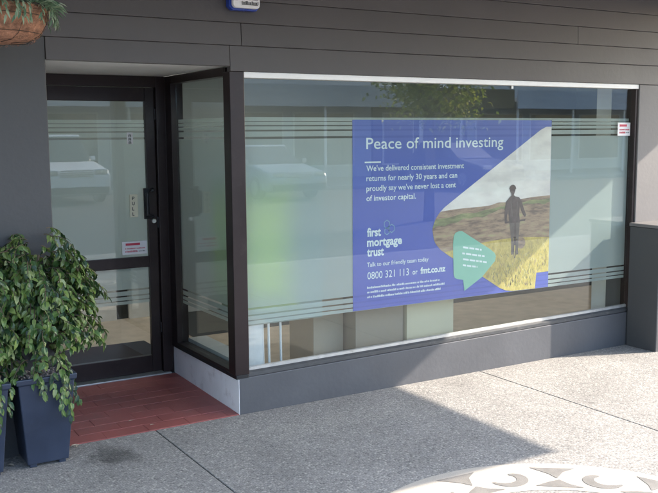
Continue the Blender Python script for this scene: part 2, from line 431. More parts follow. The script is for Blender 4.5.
# --- frames -----------------------------------------------------------
def film_strips(name, x0, x1, m, parent, at, z_lo=(.506,.530,.560,.598), z_hi=(1.581,1.623,1.650,1.674), top=1.698, mode='both', gaps=(.006,.008,.010,.012)):
    """frosted film with clear stripes left out; at(x, z) gives the point"""
    bm = bmesh.new(); KEEP.append(bm)
    bands = []
    if mode == 'both':
        lo = [z_lo[0], z_lo[1]-.004, z_lo[1]+.003, z_lo[2]-.005, z_lo[2]+.004, z_lo[3]-.006, z_lo[3]+.006]
        hi = [z_hi[0]-.007, z_hi[0]+.006, z_hi[1]-.006, z_hi[1]+.004, z_hi[2]-.004, z_hi[2]+.003, z_hi[3]-.003, z_hi[3]+.002, top]
        e = lo + hi
    for k in range(0, len(e)-1, 2):
        q = [bm.verts.new(at(a, z)) for a, z in ((x0,e[k]),(x1,e[k]),(x1,e[k+1]),(x0,e[k+1]))]
        bm.faces.new(q)
    return obj(name, bm, m, parent)

# display window
win = bx('display_window', -.026, .062, -.006, .085, .232, 1.9445, MT['frame'], shop, .003)           # its corner post
bx('window_jamb', 3.245, XR-.0005, .0, .085, .262, 1.910, MT['frame'], win, .003)
bm = bmesh.new()
for (x0, x1) in ((.0625, 3.2445),):
    vs = []
    for x in (x0, x1):
        zb = .214+.0126*x; 
        for y, z in ((.004, zb), (.004, zb+.022), (.030, zb+.034), (.085, zb+.034), (.085, zb)):
            vs.append(bm.verts.new((x, y, z)))
    for i in range(5): bm.faces.new((vs[i], vs[(i+1)%5], vs[5+(i+1)%5], vs[5+i]))
    bm.faces.new(vs[:5]); bm.faces.new(vs[5:][::-1])
obj('sill', bm, MT['sill'], win, .001)
bm = bmesh.new(); vs = []
for x in (.063, 3.244):
    zb = .248+.0126*x
    for y, z in ((.024, zb-.004), (.024, zb+.014), (.036, zb+.018), (.036, zb)):
        vs.append(bm.verts.new((x, y, z)))
for i in range(4): bm.faces.new((vs[i], vs[(i+1)%4], vs[4+(i+1)%4], vs[4+i]))
bm.faces.new(vs[:4]); bm.faces.new(vs[4:][::-1])
obj('glazing_bead', bm, MT['bead'], win)
bx('head_trim', .0625, XR-.0005, -.004, .075, 1.913, 1.9445, MT['white'], win, .002)
bx('glazing_clip', 2.06, 2.075, .03, .037, 1.893, 1.9125, MT['white'], win)
bx('glass_pane', .063, 3.2445, GY, GY+.006, .262, 1.912, MT['glass'], win)
film_strips('frosted_film', .064, 3.243, MT['film'], win, lambda a, z: (a, .056, z))
# side window of the entry
fr = bmesh.new()
box(fr, -.012, .05, .0855, .098, .24, 1.97)
box(fr, -.014, .05, D-.13, D-.028, .206, 1.9735)           # back jamb
box(fr, -.014, .05, .0985, D-.1305, 1.925, 1.9735)         # head
box(fr, -.016, .062, .0985, D-.1305, .207, .246)           # bottom rail
sw = obj('side_window', fr, MT['frame'], shop, .002)
box_ = bx('sill', -.018, .060, .0, D-.132, .2075, .2315, MT['black'], sw, .003)
bx('glass_pane', .02, .026, .0985, D-.1305, .2465, 1.9245, MT['glass'], sw)
film_strips('frosted_film', D-.131, .099, MT['film'], sw, lambda a, z: (.032, a, z))
bx('inner_board', .075, .20, .10, D-.1, .232, .262, MT['white'], shop)
# door frame and door
fr = bmesh.new()
box(fr, -.075, -.015, D-.027, D+.05, .0345, 1.9735)
box(fr, -.0155, .11, D-.0270, D+.03, -.02, 1.9735)
box(fr, XL, XL+.055, D-.027, D+.05, .0345, 1.9735)
box(fr, XL+.0555, -.0755, D-.027, D+.05, 1.905, 1.9735)
obj('door_frame', fr, MT['frame'], shop, .003)
fr = bmesh.new()
DX0, DX1 = XL+.058, -.078
box(fr, DX1-.062, DX1, D, D+.04, .04, 1.902)
box(fr, DX0, DX0+.062, D, D+.04, .04, 1.902)
box(fr, DX0+.0625, DX1-.0625, D, D+.04, 1.815, 1.902)
box(fr, DX0+.0625, DX1-.0625, D-.002, D+.042, .745, .815)
box(fr, DX0+.0625, DX1-.0625, D, D+.04, .04, .152)
door = obj('door', fr, MT['frame'], shop, .003)
GX0, GX1 = DX0+.063, DX1-.063
bx('glass_pane', GX0, GX1, D+.015, D+.021, .8155, 1.8145, MT['glass'], door)
bx('glass_pane', GX0, GX1, D+.015, D+.021, .1525, .7445, MT['glass'], door)
film_strips('frosted_film', GX0, GX1, MT['film'], door, lambda a, z: (a, D+.028, z))
bm = bmesh.new()
tube(bm, [(DX1-.03, D-.002, 1.07), (DX1-.045, D-.045, 1.075), (DX1-.085, D-.055, 1.09), (DX1-.085, D-.055, 1.23), (DX1-.045, D-.045, 1.245), (DX1-.03, D-.002, 1.25)], .011, 10)
box(bm, DX1-.092, DX1-.055, D-.012, D-.0005, 1.06, 1.26)
obj('door_handle', bm, MT['black'], door, .003)
bm = bmesh.new(); tube(bm, [(DX1-.028, D-.014, 1.045), (DX1-.028, D+.0, 1.045)], .014, 16)
obj('lock_cylinder', bm, MT['chrome'], door)
for z in (.3, 1.0, 1.7):
    bm = bmesh.new(); tube(bm, [(DX1+.001, D-.006, z), (DX1+.001, D-.006, z+.07)], .006, 8); obj('hinge', bm, MT['black'], door)
# pull plate and stickers (lie on the glass: things of their own)
def sticker(x0, x1, z0, z1, y, m):
    return flat('plate', [(x0,z0),(x1,z0),(x1,z1),(x0,z1)], y, m)
ps = tag(empty('pull_sign', (0,0,0)), 'small cream plastic sign with vertical letters beside the door handle', 'sign')
bx('plate', -.258, -.205, D+.0095, D+.0145, 1.075, 1.222, MT['cream_sign'], ps, .001)
for k, ch in enumerate('PULL'):
    text('letter', ch, -.243, 1.187-k*.034, .017 if ch != 'L' else .013, D+.0085, MT['ink'], ps, cap=.022, bold=.02)
hs = tag(empty('hours_sticker'), 'narrow white vertical sticker high on the door glass', 'sticker')
bx('plate', -.262, -.222, D+.0125, D+.0145, 1.545, 1.618, MT['sticker'], hs)
for k in range(3):
    bm = bmesh.new(); z = 1.596-k*.022
    box(bm, -.251, -.247, D+.0105, D+.012, z-.007, z+.009); box(bm, -.247, -.236, D+.0105, D+.012, z+.006, z+.009)
    box(bm, -.239, -.235, D+.0105, D+.012, z-.007, z+.006) ; box(bm, -.247, -.239, D+.0105, D+.012, z-.001, z+.002)
    obj('print_mark', bm, MT['ink'], hs)
def warn(nm, x0, x1, z0, z1, y, lab):
    t = tag(empty(nm), lab, 'sticker', 'white stickers with red print')
    bx('plate', x0, x1, y+.0005, y+.002, z0, z1, MT['sticker'], t)
    W, H = x1-x0, z1-z0
    rr = random.Random(5)
    for (fz, fh, a, b, m) in ((.70,.17,.14,.72,MT['red_ink']), (.42,.09,.12,.92,MT['red_ink']), (.18,.14,.12,.62,MT['red_ink']), (.20,.07,.66,.92,MT['ink'])):
        bm = bmesh.new(); x = a; yb = y
        while x < b:
            if fh > .16: l = b-a
            else: l = rr.choice((.016,.024))
            box(bm, x0+x*W, x0+min(x+l, b)*W, yb-.0006, yb, z0+fz*H, z0+(fz+fh*rr.choice((1,.8,1)))*H); x += l+(.012 if rr.random() < .8 else .03)
        obj('print_line', bm, m, t)
warn('warning_sticker', -.318, -.152, .832, .918, D+.012, 'white sticker with red print at the foot of the upper door glass')
warn('warning_sticker', 3.105, 3.238, 1.572, 1.668, .035, 'white sticker with red print high beside the far window jamb')

# --- poster -------------------------------------------------------------
def poster_mats():
    def pr(name, fn):
        m = bpy.data.materials.new(name); m.use_nodes = True
        nt = m.node_tree; b = nt.nodes['Principled BSDF']; b.inputs['Roughness'].default_value = .45
        fn(nt, b); return m
    def blue(nt, b):
        L = nt.links; N = nt.nodes.new
        tc = N('ShaderNodeTexCoord'); sp = N('ShaderNodeSeparateXYZ'); L.new(tc.outputs['Object'], sp.inputs[0])
        cr = N('ShaderNodeValToRGB'); cr.color_ramp.interpolation = 'LINEAR'
        e = cr.color_ramp.elements; e[0].position = .5; e[0].color = (.085,.115,.50,1); e[1].position = 1.7; e[1].color = (.115,.155,.48,1)
        mr = N('ShaderNodeMapRange'); mr.inputs[1].default_value = .5; mr.inputs[2].default_value = 1.7; L.new(sp.outputs[2], mr.inputs[0])
        e[0].position = 0; e[1].position = 1
        L.new(mr.outputs[0], cr.inputs[0])
        # the film's stripes show through the print
        prev = None
        for z, h_ in ((1.581,.007),(1.623,.006),(1.65,.004),(.53,.004),(.56,.005),(.598,.006)):
            a = N('ShaderNodeMath'); a.operation = 'SUBTRACT'; L.new(sp.outputs[2], a.inputs[0]); a.inputs[1].default_value = z
            c = N('ShaderNodeMath'); c.operation = 'ABSOLUTE'; L.new(a.outputs[0], c.inputs[0])
            d = N('ShaderNodeMath'); d.operation = 'LESS_THAN'; L.new(c.outputs[0], d.inputs[0]); d.inputs[1].default_value = h_
            if prev:
                s_ = N('ShaderNodeMath'); s_.operation = 'ADD'; L.new(prev, s_.inputs[0]); L.new(d.outputs[0], s_.inputs[1]); prev = s_.outputs[0]
            else: prev = d.outputs[0]
        q = N('ShaderNodeMath'); q.operation = 'MULTIPLY'; L.new(prev, q.inputs[0]); q.inputs[1].default_value = .35
        mx = N('ShaderNodeMix'); mx.data_type = 'RGBA'; L.new(q.outputs[0], mx.inputs['Factor']); L.new(cr.outputs[0], mx.inputs[6]); mx.inputs[7].default_value = (.04,.06,.30,1)
        L.new(mx.outputs[2], b.inputs['Base Color'])
    def noisy(cols, sc, detail=6, stretch=(1,1,1), rough=.6):
        def f(nt, b):
            L = nt.links; N = nt.nodes.new
            tc = N('ShaderNodeTexCoord'); mp = N('ShaderNodeMapping'); mp.inputs['Scale'].default_value = stretch
            L.new(tc.outputs['Object'], mp.inputs[0]); n = N('ShaderNodeTexNoise'); n.inputs['Scale'].default_value = sc; n.inputs['Detail'].default_value = detail; n.inputs['Roughness'].default_value = rough
            L.new(mp.outputs[0], n.inputs['Vector']); cr = N('ShaderNodeValToRGB'); e = cr.color_ramp.elements
            e[0].position = .33; e[0].color = (*cols[0],1); e[1].position = .68; e[1].color = (*cols[-1],1)
            for i, c in enumerate(cols[1:-1]):
                x = e.new(.33+.35*(i+1)/(len(cols)-1)); x.color = (*c,1)
            L.new(n.outputs[0], cr.inputs[0]); L.new(cr.outputs[0], b.inputs['Base Color'])
        return f
    return dict(
        blue=pr('poster blue', blue),
        skyp=pr('printed sky', noisy([(.70,.62,.60),(.88,.79,.74),(.97,.90,.84)], 3.2, 8, (1,1,2.2))),
        hill=pr('printed brown hills', noisy([(.17,.11,.085),(.31,.20,.14),(.42,.28,.19),(.44,.37,.20)], 9, 6, (1,1,4.5), .62)),
        band=pr('printed green ridge', noisy([(.16,.15,.08),(.26,.26,.12),(.40,.38,.18)], 8, 8, (1,1,4))),
        yel=pr('printed yellow tussock', noisy([(.34,.24,.09),(.52,.38,.10),(.66,.48,.13),(.72,.58,.26)], 14, 10, (1.6,1,1), .75)),
        yel2=pr('printed tussock and sun patch', noisy([(.36,.28,.10),(.64,.48,.12),(.78,.64,.30)], 22, 10, (1.6,1,.8), .8)),
        mint=pr('printed mint', noisy([(.24,.52,.40),(.27,.56,.43)], 3)),
        wht=pr('printed white', noisy([(.78,.84,.86),(.84,.90,.90)], 3)),
        man=pr('printed jacket', noisy([(.07,.045,.045),(.15,.10,.095)], 18)),
        leg=pr('printed legs', noisy([(.10,.075,.07),(.20,.15,.13)], 20)),
        hex=pr('printed mint outline', noisy([(.20,.34,.52),(.26,.42,.56)], 4)))
PM = poster_mats()
post = tag(empty('poster', (0, 0, 0)), 'large blue investment poster with cyclist photo inside the display window', 'poster')
PX0, PX1, PZ0, PZ1 = .808, 2.458, .508, 1.684
py = .0535
flat('poster_sheet', [(PX0,PZ0),(PX1,PZ0),(PX1,PZ1),(PX0,PZ1)], py, PM['blue'], post)
# the photo panel: diagonal upper edge, rounded nose, diagonal lower edge
def arc(cx, cz, rr, a0, a1, n=10): return [(cx+rr*math.cos(a0+(a1-a0)*k/n), cz+rr*math.sin(a0+(a1-a0)*k/n)) for k in range(n+1)]
up = [(2.457,1.640),(2.41,1.640),(2.354,1.618),(1.985,1.398),(1.727,1.246),(1.52,1.122)]
nose = [(1.472,1.083),(1.440,1.040),(1.420,.985),(1.424,.93),(1.447,.885),(1.49,.842)]
low = [(1.565,.795),(1.824,.649),(2.004,.542),(2.06,.520),(2.114,.511),(2.33,.509),(2.338,.62),(2.457,.62)]
outline = up+nose+low
def zcut(poly, zfun, keep_above):
    """clip the outline against a ground line"""
    out = []; n = len(poly)
    s = lambda p: (p[1]-zfun(p[0]))*(1 if keep_above else -1)
    P2 = []
    for i in range(n):        # densify so that the cut follows the line
        a, b = poly[i], poly[(i+1)%n]; m_ = 12
        for k in range(m_): P2.append((a[0]+(b[0]-a[0])*k/m_, a[1]+(b[1]-a[1])*k/m_))
    return [p if s(p) >= 0 else (p[0], zfun(p[0])) for p in P2]
hillz = lambda x: 1.088+(x-1.47)*.075+.006*math.sin(x*9)+.010*math.exp(-((x-1.98)/.05)**2)
ridgez = lambda x: 1.03+(x-1.47)*.06+.01*math.sin(x*7+1)
yelz = lambda x: .828+.035*math.sin((x-1.55)*3.2)+.03*(x-1.5)
bryz = lambda x: .50+max(0, (x-1.95))*.72
def panel(name, zf, m, dy):
    bm = bmesh.new(); KEEP.append(bm)
    n = 90; xa, xb = 1.421, 2.4565
    def lim(x):
        zs = []
        m_ = len(outline)
        for i in range(m_):
            a, b = outline[i], outline[(i+1)%m_]
            if (a[0]-x)*(b[0]-x) <= 0 and a[0] != b[0]:
                t = (x-a[0])/(b[0]-a[0]); zs.append(a[1]+(b[1]-a[1])*t)
        return (min(zs), max(zs)) if len(zs) > 1 else (None, None)
    prev = None
    for k in range(n+1):
        x = xa+(xb-xa)*k/n; lo, hi = lim(x)
        if lo is None: prev = None; continue
        top = hi if zf is None else min(hi, zf(x))
        if top <= lo+.0005: prev = None; continue
        c = (bm.verts.new((x, py-dy, lo)), bm.verts.new((x, py-dy, top)))
        if prev: bm.faces.new((prev[0], c[0], c[1], prev[1]))
        prev = c
    return obj(name, bm, m, post)
panel('photo_print', None, PM['skyp'], .0006)
panel('photo_hills', hillz, PM['hill'], .0009)
panel('photo_ridge', lambda x: hillz(x)-.022-.05*max(0, 2.1-x)**1.3+.004*math.sin(x*31), PM['band'], .0012)
panel('photo_slope', lambda x: hillz(x)-.048-.09*max(0, 2.1-x)**1.3+.006*math.sin(x*23)+.004*math.sin(x*57), PM['hill'], .0015)
panel('photo_tussock', yelz, PM['yel'], .0018)
panel('photo_sun_patch', bryz, PM['yel2'], .0021)  # sun crossing the poster, put into the print as lighter tussock below the diagonal
# cyclist on the print
yy = py-.0026
def fl(name, pts, m, d=0): return flat(name, pts, yy-d, m, post)
bm = bmesh.new(); KEEP.append(bm)
for (cx, z0, z1, w_) in ((2.137, .80, .93, .008),):
    pass
wheel = arc(2.19,.842,.040,0,2*PI,20)[:-1]; fl('printed_wheel', wheel, PM['hill'])
fl('printed_person', arc(2.105,1.214,.025,PI,-PI*.2,8)+[(2.122,1.192),(2.116,1.176),(2.128,1.168),(2.165,1.160),(2.190,1.130),(2.212,1.075),(2.232,1.035),(2.222,1.020),(2.203,1.036),(2.182,1.072),(2.172,1.098),(2.168,1.05),(2.176,.985),
    (2.078,.985),(2.072,1.04),(2.066,1.085),(2.058,1.04),(2.052,.995),(2.038,.99),(2.034,1.03),(2.036,1.085),(2.048,1.135),(2.078,1.164),(2.094,1.174),(2.092,1.190),(2.083,1.200)], PM['man'], .0003)
fl('printed_legs', [(2.080,.986),(2.174,.986),(2.172,.93),(2.166,.87),(2.163,.80),(2.166,.765),(2.146,.762),(2.144,.80),(2.146,.87),(2.130,.93),(2.120,.87),(2.122,.80),(2.118,.768),(2.100,.764),(2.100,.80),(2.098,.87),(2.090,.93)], PM['leg'], .0002)
def bar(nm, a, b, w_, m, dd):
    a, b = Vector(a), Vector(b); n2 = Vector((-(b-a).y, (b-a).x)).normalized()*w_/2
    fl(nm, [tuple(a+n2), tuple(b+n2), tuple(b-n2), tuple(a-n2)], m, dd)
bm = bmesh.new(); KEEP.append(bm); V = []                 # front wheel, seen end on
for k in range(25):
    t = 2*PI*k/24
    V.append((bm.verts.new((2.133+.013*math.cos(t), yy-.0005, .815+.078*math.sin(t))), bm.verts.new((2.133+.006*math.cos(t), yy-.0005, .815+.068*math.sin(t)))))
for k in range(24): bm.faces.new((V[k][0], V[k+1][0], V[k+1][1], V[k][1]))
obj('printed_bike_wheel', bm, PM['man'], post)
bar('printed_fork', (2.133,.985), (2.133,.83), .014, PM['man'], .0005)
bar('printed_handlebar', (2.045,.992), (2.225,1.000), .012, PM['man'], .0005)
bar('printed_handlebar', (2.045,.985), (2.050,1.012), .018, PM['man'], .0005)
fl('printed_helmet', arc(2.105,1.217,.031,PI,0,10), PM['man'], .0004)
bar('printed_jacket_fold', (2.09,1.15), (2.105,1.03), .007, PM['leg'], .0004)
bar('printed_jacket_fold', (2.15,1.13), (2.145,1.02), .006, PM['leg'], .0004)
for mname, cnt, seed in (('yel2', 520, 1), ('band', 300, 2), ('hill', 160, 3)):
    bm = bmesh.new(); KEEP.append(bm); rg = random.Random(seed); made = 0
    while made < cnt:
        x = rg.uniform(1.5, 2.45); z = rg.uniform(.53, .90)
        lo_ = max(.52, .842-(x-1.49)*.585) + .012
        if x > 2.32: lo_ = .63
        if not (lo_ < z < yelz(x)-.01) : continue
        sc_ = .5+1.5*(.88-z)/.35; h_ = rg.uniform(.010,.022)*sc_; l_ = rg.uniform(-.012,.012)*sc_; w_ = .0035*sc_
        if z+h_ > yelz(x)+.01: continue
        bm.faces.new([bm.verts.new(v) for v in ((x, py-.0024, z), (x+w_, py-.0024, z), (x+l_, py-.0024, z+h_))]); made += 1
    tag(obj('printed_grass', bm, PM[mname], post), kind='stuff')
fl('printed_mint_arrow', [(1.640,.958),(1.664,.957),(1.909,.819),(1.950,.790),(1.963,.767),(1.955,.734),(1.842,.633),(1.690,.552),(1.679,.628),(1.626,.639),(1.606,.650),(1.598,.67),(1.589,.869),(1.594,.925),(1.608,.948)], PM['mint'], .0006)
for k, (x0, x1, z) in enumerate(((1.675,1.835,.848),(1.668,1.862,.808),(1.675,1.882,.768),(1.675,1.80,.728))):
    bm = bmesh.new(); KEEP.append(bm); rr = random.Random(k); x = x0
    while x < x1:
        l = min(rr.uniform(.02,.05), x1-x); dz = -.18*(x-x0)
        q = [bm.verts.new(v) for v in ((x,yy-.001,z+dz-.006),(x+l,yy-.001,z+dz-.006-.18*l),(x+l,yy-.001,z+dz+.006-.18*l),(x,yy-.001,z+dz+.006))]
        bm.faces.new(q); x += l+.008
    obj('printed_line', bm, PM['wht'], post)
ty = py-.0012
text('lettering', 'Peace of mind investing', .908, 1.507, 1.106, ty, PM['wht'], post, cap=.072, bold=.006)
fl('printed_bar', [(.895,1.421),(1.015,1.421),(1.015,1.430),(.895,1.430)], PM['wht'])
for s, z, wd in (("We've delivered consistent investment",1.372,.768),("returns for nearly 30 years and can",1.311,.712),("proudly say we've never lost a cent",1.249,.702),("of investor capital.",1.188,.378)):
    text('lettering', s, .908, z, wd, ty, PM['wht'], post, cap=.036, bold=.012)
text('lettering', 'first', .912, .968, .105, ty, PM['wht'], post, cap=.054, bold=.03)
text('lettering', 'mortgage', .912, .906, .266, ty, PM['wht'], post, cap=.054, bold=.03)
text('lettering', 'trust', .912, .844, .127, ty, PM['wht'], post, cap=.054, bold=.03)
def outline_hex(cx, cz, rr, nm):
    bm = bmesh.new(); KEEP.append(bm); n = 6; V = []
    for k in range(n):
        a = PI/6+k*PI/3
        V.append((bm.verts.new((cx+rr*math.cos(a), ty, cz+rr*1.15*math.sin(a))), bm.verts.new((cx+(rr-.006)*math.cos(a), ty, cz+(rr-.006)*1.15*math.sin(a)))))
    for k in range(n): bm.faces.new((V[k][0], V[(k+1)%n][0], V[(k+1)%n][1], V[k][1]))
    obj(nm, bm, PM['hex'], post)
outline_hex(1.062, 1.036, .026, 'printed_hexagon'); outline_hex(1.098, 1.008, .026, 'printed_hexagon'); outline_hex(1.062, .992, .022, 'printed_hexagon')
text('lettering', 'Talk to our friendly team today', .912, .778, .478, ty, PM['wht'], post, cap=.028, bold=.008)
text('lettering', '0800 321 113', .915, .699, .318, ty, PM['wht'], post, cap=.048, bold=0)
text('lettering', 'or', 1.262, .700, .040, ty, PM['wht'], post, cap=.036, bold=.015)
text('lettering', 'fmt.co.nz', 1.325, .700, .205, ty, PM['wht'], post, cap=.042, bold=.03)
for k, (z, x1) in enumerate(((.640,1.475),(.611,1.517),(.580,1.490))):
    bm = bmesh.new(); KEEP.append(bm); rr = random.Random(k+20); x = .912
    while x < x1:
        l = rr.choice((.004,.005,.006)); h_ = rr.choice((.010,.010,.014))
        q = [bm.verts.new(v) for v in ((x,ty,z),(x+l,ty,z),(x+l,ty,z+h_),(x,ty,z+h_))]
        bm.faces.new(q); x += l+(.0022 if rr.random() < .8 else .007)
    obj('small_print', bm, PM['wht'], post)

# --- alarm box ---------------------------------------------------------------
al = tag(empty('alarm_box', (0,0,0)), 'blue and white security alarm box fixed high on the charcoal boards', 'alarm box')
AX0, AX1, AZ = -.035, .128, 2.272
bm = bmesh.new()
prism(bm, [(AX0-.012, AZ+.012), (AX0+.01, AZ-.006), (AX1-.01, AZ-.006), (AX1+.006, AZ+.012), (AX1+.006, AZ+.22), (AX0-.012, AZ+.22)], 1, -.062, -.022)
obj('backplate', bm, MT['blue_plastic'], al, .004)
bm = bmesh.new(); prism(bm, arc(AX0+.022,AZ+.024,.02,PI,1.5*PI,6)+arc(AX1-.022,AZ+.024,.02,1.5*PI,2*PI,6)+arc(AX1-.022,AZ+.19,.02,0,.5*PI,6)+arc(AX0+.022,AZ+.19,.02,.5*PI,PI,6), 1, -.088, -.0625)
obj('cover', bm, MT['sticker'], al, .003)
rr = random.Random(2)
for (z0, z1) in ((AZ+.020, AZ+.040), (AZ+.048, AZ+.068), (AZ+.076, AZ+.096)):
    bm = bmesh.new(); x = AX0+.052
    while x < AX1-.014:
        l = rr.choice((.004,.006)); box(bm, x, x+l, -.0895, -.0882, z0+.004, z1-rr.choice((0,.004))); x += l+.0035
    box(bm, AX0+.052, AX1-.016, -.0893, -.0882, z0, z0+.003)
    obj('print_line', bm, MT['ink'], al)
flat('red_mark', arc(AX0+.032,AZ+.062,.015,0,2*PI,16)[:-1], -.0885, MT['red_ink'], al)

# ================================================================== VERANDAH
ver = tag(empty('verandah'), 'flat verandah roof over the footpath casting the shade on the shopfront', 'verandah')
VX, VY = 5.245, -2.925
bx('verandah_lining', -9, VX, VY, -.021, 2.60, 2.625, MT['soffit'], ver)
bx('verandah_roof', -9, VX, VY, -.021, 2.626, 2.72, MT['board'], ver)
for k in range(-3, 3):
    bx('verandah_beam', k*1.9+.4, k*1.9+.46, VY+.05, -.03, 2.52, 2.599, MT['soffit'], ver)

# ================================================================== INTERIOR
bm = bmesh.new(); prism(bm, [(-2.0, D+.051), (-.0, D+.051), (.0, D-.03), (.111, D-.03), (.111, .111), (6.5, .111), (6.5, 1.9), (.5, 1.9), (.5, 2.9), (-2.0, 2.9)], 2, -.05, .03)
struct(obj('interior_floor', bm, MT['int_floor']))
struct(bx('interior_rear_floor_dimmed', -2.0, 6.5, 1.0, 5.2, -.05, .026, MT['int_dark']))  # dark floor colour stands in for the unlit back of the room
struct(bx('interior_back_wall', -2.0, 6.5, 3.6, 3.7, .03, 2.5, MT['int_wall']))
struct(bx('interior_partition', -1.14, -1.04, D+.12, 3.6, .03, 2.5, MT['int_wall']))
struct(bx('interior_end_wall', 6.4, 6.5, .3, 3.6, .03, 2.5, MT['int_wall']))
struct(bx('interior_ceiling', -2.0, 6.5, .13, 5.2, 2.35, 2.45, MT['int_wall']))
struct(bx('interior_wall_stub', 3.30, 3.40, .09, .42, .03, 2.34, MT['white']))
bx('skirting', -1.03, 6.4, 3.58, 3.599, .03, .15, MT['white'], shop)
tag(bx('doormat', -.75, .12, D+.12, 1.95, .0305, .042, MT['mat'], None, .003), 'black doormat on the tan floor just inside the glass door', 'doormat')
def plinth(x0, x1, y0, y1, z1, m, lab):
    t = tag(empty('display_box', (x0, y0, .03)), lab, 'display box', 'low boxes behind the window')
    bx('box_body', 0, x1-x0, 0, y1-y0, 0, z1-.012, m, t, .003)
    bx('box_lid', -.003, x1-x0+.003, -.004, y1-y0, z1-.0115, z1, m, t, .002)
MT['tan2'] = mat('brown laminate', (.34,.28,.22), .5, var=.06, vs=2)
plinth(.735, .965, .42, .75, .60, MT['tan'], 'tan display box behind the glass, just under the near edge of the blue poster')
plinth(.985, 1.37, .30, .66, .60, MT['tan2'], 'brown display box standing between the tan and the cream box behind the glass')
plinth(1.385, 1.785, .28, .66, .60, MT['cream'], 'pale cream display box low behind the glass, under the middle of the poster')
# lime banner in the corner of the window
def lime_mat():
    m = mat('lime banner print', (.50,.72,.06), .6)
    nt = m.node_tree; b = nt.nodes['Principled BSDF']; L = nt.links; N = nt.nodes.new
    tc = N('ShaderNodeTexCoord'); sp = N('ShaderNodeSeparateXYZ'); L.new(tc.outputs['Object'], sp.inputs[0])
    a = N('ShaderNodeMapRange'); a.interpolation_type = 'SMOOTHSTEP'; a.inputs[1].default_value = .13; a.inputs[2].default_value = .38; L.new(sp.outputs[0], a.inputs[0])
    c = N('ShaderNodeMapRange'); c.interpolation_type = 'SMOOTHSTEP'; c.inputs[1].default_value = 1.08; c.inputs[2].default_value = 1.38; L.new(sp.outputs[2], c.inputs[0])
    c2 = N('ShaderNodeMapRange'); c2.interpolation_type = 'SMOOTHSTEP'; c2.inputs[1].default_value = .48; c2.inputs[2].default_value = .74; c2.inputs[3].default_value = 1; c2.inputs[4].default_value = 0; L.new(sp.outputs[2], c2.inputs[0])
    mm = N('ShaderNodeMath'); mm.operation = 'MAXIMUM'; L.new(c2.outputs[0], mm.inputs[0]); L.new(c.outputs[0], mm.inputs[1])
    mxm = N('ShaderNodeMath'); mxm.operation = 'MAXIMUM'; L.new(a.outputs[0], mxm.inputs[0]); L.new(mm.outputs[0], mxm.inputs[1])
    mx = N('ShaderNodeMix'); mx.data_type = 'RGBA'; L.new(mxm.outputs[0], mx.inputs['Factor']); mx.inputs[6].default_value = (.80,.95,.01,1); mx.inputs[7].default_value = (.36,.40,.38,1)
    L.new(mx.outputs[2], b.inputs['Base Color'])
    return m
MT['lime'] = lime_mat()
ba = tag(empty('banner_stand', (.11, .095, .03)), 'lime green display banner standing behind the frosted corner glass', 'banner')
bx('banner_panel', 0, .50, 0, .006, .46, 1.40, MT['lime'], ba)
bx('banner_side_panel', -.006, -.0005, .0, .36, .46, 1.32, MT['lime'], ba)
bx('banner_lower_panel', 0, .09, -.001, .005, .05, .4595, MT['sticker'], ba)
for x in (.12, .16, .24):
    bm = bmesh.new(); tube(bm, [(x, .05, 0), (x-.02, .02, .46)], .008, 8); obj('banner_leg', bm, MT['sticker'], ba)
# reception desk further back
dk = tag(empty('reception_desk', (.0, 2.86, .03)), 'grey reception desk with white foot, seen low through the glass door', 'desk')
for a, b in ((-1.0, .20), (.31, 1.6)):
    bx('kick_board', a, b, -.004, .03, .0, .135, MT['white'], dk, .002)
    bx('desk_front', a, b, 0, .03, .1355, .98, MT['int_wall'], dk, .003)
bx('desk_gap_panel', .2005, .3095, .03, .05, 0, .98, MT['int_dark'], dk)
bx('desk_top', -1.0, 1.65, -.05, .6, .9805, 1.01, MT['tan'], dk, .003)
for (x, y) in ((-.1, 2.1), (1.7, 2.3), (4.0, 2.0)):  # fill lamps brightening the interior; only the one by the door is inferred
    t = tag(empty('ceiling_light', (x, y, 2.30)), 'slim fluorescent ceiling light inside the office, ' + {-.1:'just behind the door', 1.7:'behind the poster, added as fill', 4.0:'beyond the far jamb, added as fill'}[x], 'ceiling light', 'office ceiling lights')
    bx('housing', -.6, .6, -.15, .15, .012, .0495, MT['white'], t); bx('diffuser', -.57, .57, -.12, .12, 0, .0118, MT['tube'], t)

